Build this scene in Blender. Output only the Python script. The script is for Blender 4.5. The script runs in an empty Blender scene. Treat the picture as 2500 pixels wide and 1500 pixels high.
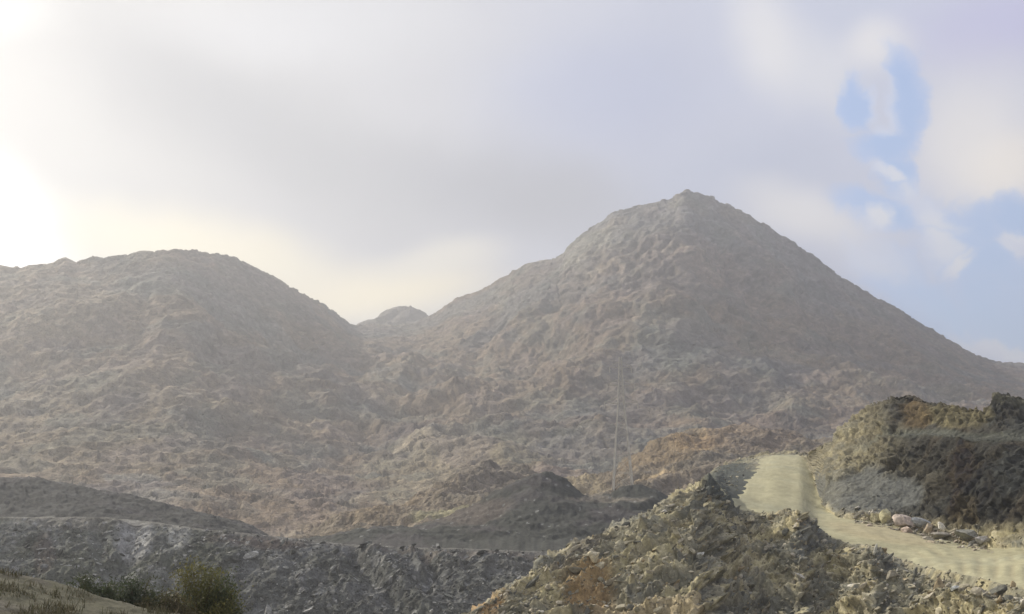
import bpy, math, random
import numpy as np

# ------------------------------------------------------------------ camera
S = bpy.context.scene
COL = S.collection
F = 3018.0                      # focal length in px of a 2500 px wide picture
PITCH = math.atan(650.0 / F)
cam_d = bpy.data.cameras.new('camera')
cam = bpy.data.objects.new('camera', cam_d)
COL.objects.link(cam)
cam_d.sensor_width = 36.0
cam_d.lens = 36.0 * F / 2500.0
cam_d.clip_start = 0.1
cam_d.clip_end = 20000
cam.location = (0, 0, 0)
cam.rotation_euler = (math.pi / 2 + PITCH, 0, 0)
S.camera = cam
S.render.resolution_x = 1024
S.render.resolution_y = 614

# ------------------------------------------------------------------ light
SUN_AZ = math.radians(-51)      # left of the view direction (+Y)
SUN_EL = math.radians(36)
SUN_STRENGTH = 4.8
S.view_settings.view_transform = 'Standard'
S.view_settings.look = 'None'
S.view_settings.gamma = 1
S.view_settings.exposure = 0.16
sd = bpy.data.lights.new('sun', 'SUN')
sd.energy = SUN_STRENGTH
sd.angle = math.radians(.9)
sd.color = (1.0, 0.92, 0.79)
sun = bpy.data.objects.new('sun', sd)
COL.objects.link(sun)
sun.rotation_euler = (math.pi / 2 - SUN_EL, 0, math.pi - SUN_AZ)
HAZE_DENSITY = 0.00064

def srgb(r, g, b):
    return tuple(((c / 255) / 12.92 if c < 10.3 else ((c / 255 + 0.055) / 1.055) ** 2.4) for c in (r, g, b)) + (1.0,)

# ------------------------------------------------------------------ world: sky with cloud cover
def azel(px, py):
    u = (px - 1250) / F
    v = (750 - py) / F
    c, s = math.cos(PITCH), math.sin(PITCH)
    X, Y, Z = u, c - v * s, s + v * c
    return math.atan2(X, Y), math.atan2(Z, math.hypot(X, Y))

W = bpy.data.worlds.new('World')
S.world = W
W.use_nodes = True
nt = W.node_tree
nt.nodes.clear()
N = nt.nodes.new
L = nt.links.new
def mth(op, a, b=None, c=None, clamp=False):
    n = N('ShaderNodeMath'); n.operation = op; n.use_clamp = clamp
    for i, v in enumerate((a, b, c)):
        if v is None: continue
        if isinstance(v, (int, float)): n.inputs[i].default_value = v
        else: L(v, n.inputs[i])
    return n.outputs[0]
tc = N('ShaderNodeTexCoord')
sep = N('ShaderNodeSeparateXYZ'); L(tc.outputs['Generated'], sep.inputs[0])
hyp = mth('SQRT', mth('ADD', mth('MULTIPLY', sep.outputs[0], sep.outputs[0]), mth('MULTIPLY', sep.outputs[1], sep.outputs[1])))
az = mth('ARCTAN2', sep.outputs[0], sep.outputs[1])
el = mth('ARCTAN2', sep.outputs[2], hyp)
comb = N('ShaderNodeCombineXYZ'); L(az, comb.inputs[0]); L(el, comb.inputs[1])
def noise_vec(scale, detail, rough, amp, src):
    n = N('ShaderNodeTexNoise'); n.inputs['Scale'].default_value = scale
    n.inputs['Detail'].default_value = detail; n.inputs['Roughness'].default_value = rough
    L(src, n.inputs['Vector'])
    s_ = N('ShaderNodeVectorMath'); s_.operation = 'SUBTRACT'; L(n.outputs['Color'], s_.inputs[0]); s_.inputs[1].default_value = (.5, .5, .5)
    m_ = N('ShaderNodeVectorMath'); m_.operation = 'SCALE'; L(s_.outputs[0], m_.inputs[0]); m_.inputs['Scale'].default_value = amp
    a_ = N('ShaderNodeVectorMath'); a_.operation = 'ADD'; L(src, a_.inputs[0]); L(m_.outputs[0], a_.inputs[1])
    return a_.outputs[0]
warp1 = noise_vec(5.0, 3, 0.55, 0.06, comb.outputs[0])
warp2 = noise_vec(60.0, 5, 0.6, 0.018, noise_vec(13.0, 4, 0.6, 0.05, warp1))
flat = N('ShaderNodeVectorMath'); flat.operation = 'MULTIPLY'; L(warp2, flat.inputs[0]); flat.inputs[1].default_value = (1, 1, 0)
warpS = N('ShaderNodeVectorMath'); warpS.operation = 'MULTIPLY'; L(warp1, warpS.inputs[0]); warpS.inputs[1].default_value = (1, 1, 0)
def blob(px, py, rx, ry, rot=0, soft=True, edge=0.0):
    """mask of an elliptical patch of sky, 1 at its middle, 0 outside"""
    a, e = azel(px, py)
    mp = N('ShaderNodeMapping'); mp.vector_type = 'TEXTURE'
    mp.inputs['Location'].default_value = (a, e, 0)
    mp.inputs['Rotation'].default_value = (0, 0, math.radians(rot))
    mp.inputs['Scale'].default_value = (rx / F, ry / F, 1)
    L(warpS.outputs[0] if soft else flat.outputs[0], mp.inputs['Vector'])
    ln = N('ShaderNodeVectorMath'); ln.operation = 'LENGTH'; L(mp.outputs[0], ln.inputs[0])
    mr = N('ShaderNodeMapRange'); mr.interpolation_type = 'SMOOTHERSTEP'
    mr.inputs['From Min'].default_value = 1.0; mr.inputs['From Max'].default_value = edge
    L(ln.outputs['Value'], mr.inputs['Value'])
    return mr.outputs[0]
def mixc(fac, a, b, strength=1.0):
    m = N('ShaderNodeMix'); m.data_type = 'RGBA'
    if strength != 1.0: fac = mth('MULTIPLY', fac, strength)
    L(fac, m.inputs[0])
    for s_, i in ((a, 6), (b, 7)):
        if isinstance(s_, tuple): m.inputs[i].default_value = s_
        else: L(s_, m.inputs[i])
    return m.outputs[2]
# colour of the cloud sheet, from the sunny side to the clear side
mr = N('ShaderNodeMapRange'); mr.inputs['From Min'].default_value = -0.45; mr.inputs['From Max'].default_value = 0.5
L(az, mr.inputs['Value'])
ramp = N('ShaderNodeValToRGB'); L(mr.outputs[0], ramp.inputs[0])
cr = ramp.color_ramp
cr.elements[0].position = 0.0; cr.elements[0].color = srgb(206, 204, 201)
cr.elements[1].position = 1.0; cr.elements[1].color = srgb(202, 204, 222)
for p, c in ((0.2, (196, 195, 196)), (0.4, (194, 195, 203)), (0.6, (184, 189, 209)), (0.8, (190, 196, 217))):
    e_ = cr.elements.new(p); e_.color = srgb(*c)
cloud = ramp.outputs[0]
# (px, py, rx, ry, rot, colour, strength)
for (px, py, rx, ry, rot, c, st) in [
    (620, 310, 950, 270, -24, (166, 168, 175), .88),
    (1250, 460, 580, 200, -8, (158, 161, 172), .88),
    (1480, 230, 480, 260, 0, (168, 177, 207), .8),
    (750, 60, 700, 160, 0, (205, 206, 211), .7),
    (1780, 420, 420, 160, 5, (176, 184, 208), .8),
    (-60, 10, 260, 110, 0, (246, 245, 241), .45),
    (-170, 510, 540, 215, -36, (305, 305, 298), 1.0),
    (-80, 520, 400, 210, -28, (305, 305, 300), 1.0),
    (500, 640, 700, 150, -8, (249, 238, 208), .95),
    (900, 740, 520, 130, 8, (253, 240, 208), 1.0),
    (1080, 640, 260, 90, 12, (232, 226, 212), .8),
    (2480, 30, 420, 170, 0, (186, 186, 222), .9),
    (1880, 90, 150, 260, 12, (222, 221, 224), .9),
    (2010, 170, 130, 190, 20, (214, 215, 222), .8),
    (2140, 100, 150, 100, 0, (228, 226, 228), .9),
    (2400, 350, 260, 330, 10, (232, 228, 226), .95),
    (2480, 400, 160, 130, 0, (244, 236, 226), .9),
    (1950, 540, 300, 110, -25, (226, 224, 226), .9),
]:
    cloud = mixc(blob(px, py, rx, ry, rot), cloud, srgb(*c), st)
n3 = N('ShaderNodeTexNoise'); n3.inputs['Scale'].default_value = 6; n3.inputs['Detail'].default_value = 5
L(flat.outputs[0], n3.inputs['Vector'])
gain = mth('ADD', mth('MULTIPLY', n3.outputs[0], 0.22), 0.89)
vs = N('ShaderNodeVectorMath'); vs.operation = 'SCALE'; L(cloud, vs.inputs[0]); L(gain, vs.inputs['Scale'])
cloud = vs.outputs[0]
# holes in the sheet with clear air, then the puffs that float in the holes
hole = None
def union(a, b):
    return b if a is None else mth('MAXIMUM', a, b)
for (px, py, rx, ry, rot) in [(2208, 235, 68, 165, 4), (2085, 235, 62, 95, 12), (2165, 340, 120, 75, 0), (2190, 430, 70, 100, 10), (2130, 520, 180, 75, -15),
                              (2400, 640, 230, 140, -30), (2470, 760, 300, 190, -15), (2260, 740, 280, 130, -35), (2350, 560, 200, 120, -20), (2470, 540, 130, 90, 0)]:
    hole = union(hole, blob(px, py, rx * 1.18, ry * 1.18, rot, soft=False, edge=0.0))
ne = N('ShaderNodeTexNoise'); ne.inputs['Scale'].default_value = 17; ne.inputs['Detail'].default_value = 8; ne.inputs['Roughness'].default_value = .62
L(flat.outputs[0], ne.inputs['Vector'])
def ragged(m, amp, lo, hi):
    q = mth('ADD', m, mth('MULTIPLY', mth('SUBTRACT', ne.outputs[0], .5), amp))
    m_ = N('ShaderNodeMapRange'); m_.interpolation_type = 'SMOOTHSTEP'; m_.inputs['From Min'].default_value = lo; m_.inputs['From Max'].default_value = hi
    L(q, m_.inputs['Value']); return m_.outputs[0]
raw = mth('MULTIPLY', hole, 4.0, clamp=True)
hole = mth('MULTIPLY', ragged(hole, 1.1, 0.0, 1.15), raw)
puff = None
for (px, py, rx, ry, rot) in [(2142, 215, 40, 110, 6), (2150, 270, 52, 60, 0), (2160, 415, 75, 30, -32), (2260, 500, 150, 62, -42), (2290, 590, 90, 70, -55), (2340, 640, 40, 60, -20),
                              (2060, 610, 210, 90, -22), (2140, 545, 50, 60, 20), (2480, 590, 60, 40, -10), (2430, 850, 220, 42, -14), (2520, 875, 200, 55, 0)]:
    puff = union(puff, blob(px, py, rx * 1.3, ry * 1.3, rot, soft=False, edge=0.05))
raw2 = mth('MULTIPLY', puff, 4.0, clamp=True)
puff = mth('MULTIPLY', ragged(puff, -1.1, 0.0, 1.1), raw2)
cover = mth('SUBTRACT', 1.0, mth('MULTIPLY', mth('MULTIPLY', hole, .6), mth('SUBTRACT', 1.0, mth('MULTIPLY', puff, .96))), clamp=True)
cloud = mixc(hole, cloud, srgb(158, 190, 246), .95)
cloud = mixc(mth('MULTIPLY', puff, hole), cloud, srgb(229, 228, 230), .95)
sky = N('ShaderNodeTexSky'); sky.sky_type = 'NISHITA'; sky.sun_disc = False
sky.sun_elevation = SUN_EL; sky.sun_rotation = SUN_AZ
sky.air_density = 1.0; sky.dust_density = 0.6; sky.ozone_density = 2.0
bg1 = N('ShaderNodeBackground'); L(sky.outputs[0], bg1.inputs[0]); bg1.inputs[1].default_value = 0.15
bg2 = N('ShaderNodeBackground'); L(cloud, bg2.inputs[0]); bg2.inputs[1].default_value = 1.0
mx = N('ShaderNodeMixShader'); L(cover, mx.inputs[0]); L(bg1.outputs[0], mx.inputs[1]); L(bg2.outputs[0], mx.inputs[2])
out = N('ShaderNodeOutputWorld'); L(mx.outputs[0], out.inputs[0])

# ------------------------------------------------------------------ noise
def _hash(ix, iy, iz, seed):
    h = (ix.astype(np.uint32) * np.uint32(374761393) + iy.astype(np.uint32) * np.uint32(668265263)
         + iz.astype(np.uint32) * np.uint32(2147483647 - 1013) + np.uint32(seed * 1274126177 & 0xffffffff))
    h = (h ^ (h >> np.uint32(13))) * np.uint32(1274126177)
    h = (h ^ (h >> np.uint32(16))) * np.uint32(2246822519)
    return h ^ (h >> np.uint32(15))
_G = np.random.default_rng(3).normal(size=(256, 3)); _G /= np.linalg.norm(_G, axis=1)[:, None]
_G = _G.astype(np.float32)
def perlin(P, seed=0):
    i0 = np.floor(P).astype(np.int64); f = (P - i0).astype(np.float32)
    u = f * f * f * (f * (f * 6 - 15) + 10)
    r = 0
    for dx in (0, 1):
        wx = u[:, 0] if dx else 1 - u[:, 0]
        for dy in (0, 1):
            wy = u[:, 1] if dy else 1 - u[:, 1]
            for dz in (0, 1):
                wz = u[:, 2] if dz else 1 - u[:, 2]
                g = _G[_hash(i0[:, 0] + dx, i0[:, 1] + dy, i0[:, 2] + dz, seed) & np.uint32(255)]
                d = g[:, 0] * (f[:, 0] - dx) + g[:, 1] * (f[:, 1] - dy) + g[:, 2] * (f[:, 2] - dz)
                r = r + d * wx * wy * wz
    return r * 1.6
def fbm(P, scale, octs=4, seed=0, gain=.5, ridged=False, lac=2.03):
    s = 0; a = 1.0; q = P / scale
    for o in range(octs):
        n = perlin(q, seed + o)
        if ridged: n = 1 - 2 * np.abs(n) - .35
        s = s + a * n; a *= gain; q = q * lac + 17.3
    return s
def worley(P, seed=0):
    """distance to nearest cell point, second distance, random id"""
    i0 = np.floor(P).astype(np.int64)
    d1 = np.full(len(P), 9., np.float32); d2 = d1.copy(); idv = np.zeros(len(P), np.float32)
    for dx in (-1, 0, 1):
        for dy in (-1, 0, 1):
            for dz in (-1, 0, 1):
                c = i0 + (dx, dy, dz)
                h = _hash(c[:, 0], c[:, 1], c[:, 2], seed)
                off = np.stack([(h & np.uint32(1023)) / 1023., ((h >> np.uint32(10)) & np.uint32(1023)) / 1023.,
                                ((h >> np.uint32(20)) & np.uint32(1023)) / 1023.], 1)
                d = np.linalg.norm(c + off - P, axis=1).astype(np.float32)
                near = d < d1
                d2 = np.where(near, d1, np.minimum(d2, d))
                idv = np.where(near, (h >> np.uint32(5)).astype(np.float64) % 997 / 997., idv)
                d1 = np.where(near, d, d1)
    return d1, d2, idv
def facets(P, scale, seed, off=.5, tilt=.6, stretch=(1, 1, 1)):
    """every cell is one tilted plane with its own height: angular broken rock"""
    Q_ = P / scale * np.array(stretch)
    i0 = np.floor(Q_).astype(np.int64)
    d1 = np.full(len(P), 9., np.float32); best = np.zeros(len(P), np.float32); d2 = d1.copy(); bid = best.copy()
    for dx in (-1, 0, 1):
        for dy in (-1, 0, 1):
            for dz in (-1, 0, 1):
                c = i0 + (dx, dy, dz)
                h = _hash(c[:, 0], c[:, 1], c[:, 2], seed)
                o_ = np.stack([(h & np.uint32(1023)) / 1023., ((h >> np.uint32(10)) & np.uint32(1023)) / 1023., ((h >> np.uint32(20)) & np.uint32(1023)) / 1023.], 1)
                v = (Q_ - c - o_).astype(np.float32)
                d = (v * v).sum(1)
                near = d < d1
                g = _G[(h >> np.uint32(7)) & np.uint32(255)]
                val = off * (((h >> np.uint32(3)) & np.uint32(511)) / 511. - .5) + tilt * (g * v).sum(1)
                best = np.where(near, val, best); d2 = np.where(near, d1, np.minimum(d2, d)); d1 = np.where(near, d, d1)
                bid = np.where(near, ((h >> np.uint32(3)) & np.uint32(511)) / 511., bid)
    return best, np.sqrt(d2) - np.sqrt(d1), bid
def smooth01(x, a, b):
    t = np.clip((x - a) / (b - a), 0, 1)
    return t * t * (3 - 2 * t)

# ------------------------------------------------------------------ helpers
CP, SP = math.cos(PITCH), math.sin(PITCH)
def world(px, py, D):
    u = (px - 1250) / F; v = (750 - py) / F
    Y = CP - v * SP; Z = SP + v * CP
    return np.stack([u / Y * D, np.broadcast_to(D, np.shape(u)) + 0 * u, Z / Y * D], -1)
def project(P):
    Yc = P[..., 1] * CP + P[..., 2] * SP
    Zc = -P[..., 1] * SP + P[..., 2] * CP
    return 1250 + P[..., 0] / Yc * F, 750 - Zc / Yc * F
def grid_mesh(name, V, cols, rows, color=None, mat=None, smooth=True, kind='structure', flip=False):
    me = bpy.data.meshes.new(name)
    n = cols * rows
    me.vertices.add(n); me.vertices.foreach_set('co', V.astype(np.float32).ravel())
    i = (np.arange(rows - 1)[:, None] * cols + np.arange(cols - 1)[None]).ravel()
    q = np.stack([i, i + 1, i + cols + 1, i + cols], 1) if not flip else np.stack([i, i + cols, i + cols + 1, i + 1], 1)
    me.loops.add(q.size); me.loops.foreach_set('vertex_index', q.astype(np.int32).ravel())
    me.polygons.add(len(q)); me.polygons.foreach_set('loop_start', (np.arange(len(q)) * 4).astype(np.int32))
    me.polygons.foreach_set('use_smooth', np.full(len(q), smooth))
    me.update(calc_edges=True)
    if color is not None: set_color(me, color)
    ob = bpy.data.objects.new(name, me); COL.objects.link(ob)
    if mat: me.materials.append(mat)
    if kind: ob['kind'] = kind
    return ob
def set_color(me, color):
    at = me.color_attributes.new('tint', 'FLOAT_COLOR', 'POINT')
    c = np.ones((len(color), 4), np.float32); c[:, :3] = color
    at.data.foreach_set('color', c.ravel())
def poly_mesh(name, V, Fc, mat, color=None, smooth=False, parent=None):
    """V (n,3), Fc (m,k) with equal-sided faces"""
    me = bpy.data.meshes.new(name)
    V = np.asarray(V, np.float32); Fc = np.asarray(Fc, np.int32); k = Fc.shape[1]
    me.vertices.add(len(V)); me.vertices.foreach_set('co', V.ravel())
    me.loops.add(Fc.size); me.loops.foreach_set('vertex_index', Fc.ravel())
    me.polygons.add(len(Fc)); me.polygons.foreach_set('loop_start', (np.arange(len(Fc)) * k).astype(np.int32))
    me.polygons.foreach_set('use_smooth', np.full(len(Fc), smooth))
    me.update(calc_edges=True)
    if color is not None: set_color(me, color)
    me.materials.append(mat)
    ob = bpy.data.objects.new(name, me); COL.objects.link(ob)
    if parent: ob.parent = parent
    return ob
def surface(rows, x0, x1, dx, seg, sm=2, ky=None):
    """rows: list of (ykeys, dkeys), front to back; seg: subdivisions per interval -> (R,C,3), px grid, py grid"""
    xs = np.arange(x0, x1 + dx, dx)
    ys, ds = [], []
    for yk, dk in rows:
        yk = np.array(yk, float); dk = np.array(dk, float)
        y = np.interp(xs, yk[:, 0], yk[:, 1]); d = np.interp(xs, dk[:, 0], dk[:, 1])
        k = max(1, int(round((ky or 60) / dx))); ker = np.hanning(k + 2)[1:-1]; ker /= ker.sum()
        d = np.convolve(np.pad(d, k, mode='edge'), ker, 'same')[k:-k]
        if ky: y = np.convolve(np.pad(y, k, mode='edge'), ker, 'same')[k:-k]
        ys.append(y); ds.append(d)
    W_ = [world(xs, y, d) for y, d in zip(ys, ds)]
    R_ = []
    for i in range(len(rows) - 1):
        for t in np.arange(seg[i]) / seg[i]:
            R_.append(W_[i] * (1 - t) + W_[i + 1] * t)
    R_.append(W_[-1])
    P = np.array(R_)
    X, Y = project(P)
    for _ in range(sm):
        P[1:-1] = .25 * P[:-2] + .5 * P[1:-1] + .25 * P[2:]
    return P, X, Y
def normals(P):
    a = np.gradient(P, axis=1); b = np.gradient(P, axis=0)
    n = np.cross(a, b); n /= np.linalg.norm(n, axis=2)[..., None] + 1e-9
    n[n[..., 2] < 0] *= -1
    return n
def patch(px, py, cx, cy, rx, ry, rot=0, wob=None):
    a = math.radians(rot); x = px - cx; y = py - cy
    u = (x * math.cos(a) - y * math.sin(a)) / rx; v = (x * math.sin(a) + y * math.cos(a)) / ry
    r = np.sqrt(u * u + v * v)
    if wob is not None: r = r + wob
    return smooth01(r, 1.15, .6)
def tint(c, m, col):
    return c * (1 - m[:, None]) + np.array(col) * m[:, None]

# ------------------------------------------------------------------ materials
def new_mat(name):
    m = bpy.data.materials.new(name); m.use_nodes = True
    return m, m.node_tree, m.node_tree.nodes['Principled BSDF']
def ground_mat(name, scale, var=.35, bump=.5, dist=.2, rough=.95, speck=.28):
    """tint attribute broken up by object-space noise, with bump"""
    m, t, b = new_mat(name)
    at = t.nodes.new('ShaderNodeAttribute'); at.attribute_name = 'tint'
    tcn = t.nodes.new('ShaderNodeTexCoord')
    n1 = t.nodes.new('ShaderNodeTexNoise'); n1.inputs['Scale'].default_value = scale; n1.inputs['Detail'].default_value = 6
    n1.inputs['Roughness'].default_value = .65
    t.links.new(tcn.outputs['Object'], n1.inputs['Vector'])
    n2 = t.nodes.new('ShaderNodeTexNoise'); n2.inputs['Scale'].default_value = scale * 4.3; n2.inputs['Detail'].default_value = 3
    t.links.new(tcn.outputs['Object'], n2.inputs['Vector'])
    ad = t.nodes.new('ShaderNodeMath'); ad.operation = 'ADD'
    t.links.new(n1.outputs[0], ad.inputs[0]); t.links.new(n2.outputs[0], ad.inputs[1])
    mr_ = t.nodes.new('ShaderNodeMapRange'); mr_.inputs['From Min'].default_value = .7; mr_.inputs['From Max'].default_value = 1.3
    mr_.inputs['To Min'].default_value = 1 - var; mr_.inputs['To Max'].default_value = 1 + var
    t.links.new(ad.outputs[0], mr_.inputs['Value'])
    sc = t.nodes.new('ShaderNodeVectorMath'); sc.operation = 'SCALE'
    vo = t.nodes.new('ShaderNodeTexVoronoi'); vo.inputs['Scale'].default_value = scale * 1.3
    t.links.new(tcn.outputs['Object'], vo.inputs['Vector'])
    vr = t.nodes.new('ShaderNodeMapRange'); t.links.new(vo.outputs['Color'], vr.inputs['Value'])
    vr.inputs['To Min'].default_value = 1 - speck; vr.inputs['To Max'].default_value = 1 + speck
    vm = t.nodes.new('ShaderNodeMath'); vm.operation = 'MULTIPLY'
    t.links.new(mr_.outputs[0], vm.inputs[0]); t.links.new(vr.outputs[0], vm.inputs[1])
    t.links.new(at.outputs['Color'], sc.inputs[0]); t.links.new(vm.outputs[0], sc.inputs['Scale'])
    t.links.new(sc.outputs[0], b.inputs['Base Color'])
    b.inputs['Roughness'].default_value = rough; b.inputs['Specular IOR Level'].default_value = .15
    bp = t.nodes.new('ShaderNodeBump'); bp.inputs['Strength'].default_value = bump; bp.inputs['Distance'].default_value = dist
    t.links.new(ad.outputs[0], bp.inputs['Height']); t.links.new(bp.outputs[0], b.inputs['Normal'])
    return m
def plain_mat(name, rgb, rough=.7, metal=0, var=.15, scale=5):
    m, t, b = new_mat(name)
    tcn = t.nodes.new('ShaderNodeTexCoord')
    n1 = t.nodes.new('ShaderNodeTexNoise'); n1.inputs['Scale'].default_value = scale; n1.inputs['Detail'].default_value = 4
    t.links.new(tcn.outputs['Object'], n1.inputs['Vector'])
    r_ = t.nodes.new('ShaderNodeValToRGB'); t.links.new(n1.outputs[0], r_.inputs[0])
    r_.color_ramp.elements[0].position = .3; r_.color_ramp.elements[1].position = .7
    r_.color_ramp.elements[0].color = tuple(c * (1 - var) for c in rgb) + (1,)
    r_.color_ramp.elements[1].color = tuple(c * (1 + var) for c in rgb) + (1,)
    t.links.new(r_.outputs[0], b.inputs['Base Color'])
    b.inputs['Roughness'].default_value = rough; b.inputs['Metallic'].default_value = metal
    return m
M_mount = ground_mat('mountain_rock', .35, .30, .8, 1.2)
M_spoil = ground_mat('spoil_gravel', 1.6, .35, .8, .25)
M_rubble = ground_mat('rubble_rock', 5.0, .30, .7, .06)
M_track = ground_mat('packed_dirt', 3.0, .14, .35, .05, speck=.07)
M_bank = ground_mat('sandy_bank', 14.0, .22, .6, .02, speck=.15)

# ------------------------------------------------------------------ ground to the horizon
xs = np.linspace(-1, 1, 260); xs = np.sign(xs) * np.abs(xs) ** 2.2 * 9000
GX, GY = np.meshgrid(xs, xs + 300)
P = np.stack([GX, GY, np.full_like(GX, -6.5)], -1).reshape(-1, 3)
P[:, 2] += fbm(P, 60, 3, 5) * 1.0
c = np.ones((len(P), 3)) * (.13, .122, .105) * (1 + .25 * fbm(P, 15, 3, 8))[:, None]
grid_mesh('ground', P, 260, 260, c, M_spoil)

# ------------------------------------------------------------------ the mountain
crest = [(-900, 720), (-500, 660), (-200, 640), (0, 645), (40, 650), (80, 645), (130, 641), (155, 631), (190, 640), (235, 626), (250, 630), (290, 625), (340, 616),
         (400, 613), (430, 609), (500, 615), (560, 624), (575, 628), (600, 640), (650, 664), (695, 688), (700, 694), (750, 724), (795, 744), (805, 755), (835, 776), (855, 790), (885, 794),
         (915, 792), (960, 795), (1010, 788), (1040, 775), (1070, 760), (1110, 730), (1150, 716), (1175, 709), (1210, 690), (1250, 662), (1290, 643), (1320, 636), (1350, 634), (1375, 622),
         (1392, 598), (1410, 582), (1440, 556), (1480, 530), (1500, 518), (1520, 513), (1560, 500), (1610, 492), (1650, 480), (1662, 470), (1676, 465), (1690, 469),
         (1702, 470), (1720, 480), (1740, 482), (1758, 495), (1775, 497), (1800, 512), (1850, 537), (1900, 568), (1950, 600), (2000, 633), (2012, 643), (2040, 668), (2090, 700),
         (2130, 724), (2180, 745), (2190, 752), (2225, 778), (2270, 803), (2330, 838), (2380, 866), (2430, 884), (2500, 888), (2700, 930), (3100, 960), (3500, 990)]
rows = [
    ([(-900, 1520), (3500, 1520)], [(-900, 150), (3500, 170)]),
    ([(-900, 1300), (3500, 1300)], [(-900, 230), (500, 240), (900, 270), (1650, 300), (3500, 300)]),
    ([(-900, 1150), (3500, 1150)], [(-900, 320), (0, 330), (450, 340), (870, 420), (1250, 370), (1650, 400), (2100, 390), (3500, 400)]),
    ([(-900, 1010), (2300, 1010), (3500, 1070)], [(-900, 420), (0, 420), (450, 430), (870, 530), (1150, 515), (1350, 495), (1650, 500), (2100, 540), (2500, 600), (3500, 650)]),
    ([(-900, 850), (2200, 880), (2500, 960), (3500, 1030)], [(-900, 500), (0, 500), (450, 515), (750, 610), (870, 690), (1000, 715), (1150, 690), (1300, 650), (1500, 600), (1650, 590), (1850, 640), (2000, 660), (2400, 760), (3500, 800)]),
    (crest, [(-900, 600), (0, 600), (400, 620), (700, 715), (870, 860), (1000, 890), (1200, 850), (1400, 800), (1670, 770), (1900, 800), (2200, 860), (2500, 950), (3500, 1000)]),
    ([(x, y + 260) for x, y in crest], [(-900, 850), (870, 1150), (1670, 1100), (3500, 1250)]),
    ([(-900, 1480), (3500, 1480)], [(-900, 1300), (3500, 1500)]),
]
P, X, Y = surface(rows, -900, 3500, 2.6, [8, 90, 100, 110, 170, 50, 10])
nr, nc = X.shape
n = normals(P).reshape(-1, 3); Pf = P.reshape(-1, 3)
cy = np.interp(np.arange(-900, 3500 + 2.6, 2.6), [a for a, b in crest], [b for a, b in crest])
down = (Y - cy[None]).ravel()
frow = np.repeat(np.arange(nr), nc)
fade = np.where(frow <= 478, smooth01(down, 4, 150), smooth01(down, 30, 240)); near = smooth01(Pf[:, 1], 300, 560)
Q = Pf * (1, .8, .42)
big = fbm(Q + fbm(Pf, 160, 2, 71)[:, None] * 18, 95, 3, 11, ridged=True) * 9
fa1, _, fi1 = facets(Pf + fbm(Pf, 14, 2, 23)[:, None] * 5, 15, 25, .5, .55, (1, .8, .9)); fa2, _, fi2 = facets(Pf + fbm(Pf, 5, 2, 24)[:, None] * 1.5, 5.2, 26, .6, .6)
gully = fbm(Pf * (1, .22, .16) + fbm(Pf, 50, 2, 29)[:, None] * (9, 0, 0), 34, 3, 28, ridged=True, gain=.5)
mid = gully * 5.0 + fbm(Q, 30, 2, 21, ridged=True) * 1.5 + fa1 * 4.0 * (.5 + .5 * smooth01(fbm(Pf, 60, 2, 27), -.3, .4))
crag = fbm(Pf * (1, 1, .8), 11, 2, 31, gain=.6, ridged=True) * .9
fine = fa2 * 1.5 + fbm(Pf, 3.2, 2, 41) * .5
# the upper cone of the right peak is bare crag, cut by slanting ribs
ux = (Pf[:, 0] * .75 + Pf[:, 2] * .66); uz = (-Pf[:, 0] * .66 + Pf[:, 2] * .75)
ribs = fbm(np.stack([ux / 3.2, Pf[:, 1] / 3, uz], 1), 14, 3, 51, ridged=True) * 3.2
upper = smooth01(Pf[:, 2], 130, 210) * smooth01(Pf[:, 0], -40, 60)
disp = (big * fade * (.10 + .75 * near) + mid * (.08 + .5 * fade) * (.10 + .9 * near) + crag * (.35 + .65 * fade) * (1 + .5 * upper) + fine + ribs * upper * (.2 + .8 * fade))
V = Pf + n * disp[:, None]
c = np.ones((len(V), 3)) * (.200, .156, .115)
w1 = fbm(Pf, 70, 3, 61); w2 = fbm(Pf * (1, 1, 1.3), 28, 3, 65); w3 = fbm(Pf, 9, 3, 69, gain=.65); w4 = fbm(Pf, 2.4, 2, 73)
wob = w2 * .35
px, py = X.ravel(), Y.ravel()
c = tint(c, smooth01(w1, .1, .6) * .75, (.165, .165, .155))
c = tint(c, smooth01(-w1, .2, .7) * .6, (.205, .160, .130))
c = tint(c, smooth01(w2, .35, .8) * .6, (.150, .155, .140))
c = tint(c, upper * .8, (.168, .170, .172))
c = tint(c, patch(px, py, 1450, 620, 90, 60, 20, wob) * .6, (.27, .26, .21))
c = tint(c, patch(px, py, 1690, 680, 240, 90, 0, wob) * .7, (.215, .165, .135))
c = tint(c, patch(px, py, 1650, 850, 130, 70, 0, wob) * .55, (.13, .15, .13))
c = tint(c, patch(px, py, 1850, 960, 130, 60, 0, wob) * .75, (.095, .10, .105))
c = tint(c, patch(px, py, 1100, 1170, 260, 90, 10, wob) * .7, (.21, .185, .125))
c = tint(c, patch(px, py, 1010, 1105, 75, 22, 8, wob) * .9, (.34, .29, .215))
c = tint(c, patch(px, py, 1010, 1055, 60, 25, 15, wob) * .8, (.10, .082, .075))
c = tint(c, patch(px, py, 200, 960, 160, 45, 0, wob) * .5, (.12, .115, .12))
c = tint(c, patch(px, py, 250, 1060, 420, 130, 0, wob) * .4, (.21, .18, .12))
w5 = fbm(Pf * (1, .6, 1), 42, 3, 75); w6 = fbm(Pf * (1, .6, 1) + 90, 24, 3, 77)
c = tint(c, smooth01(w5, .08, .45) * .55, (.125, .118, .112))
c = tint(c, smooth01(-w5, .1, .5) * .45, (.245, .205, .150))
c = tint(c, smooth01(w6, .15, .5) * .40, (.165, .135, .130))
c = tint(c, smooth01(-w6, .2, .5) * .40, (.135, .145, .120))
c *= (1 + .30 * w3 + .28 * w4 + .22 * (fi2 - .5) + .16 * (fi1 - .5))[:, None]
c = np.clip(c, .02, .6)
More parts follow.
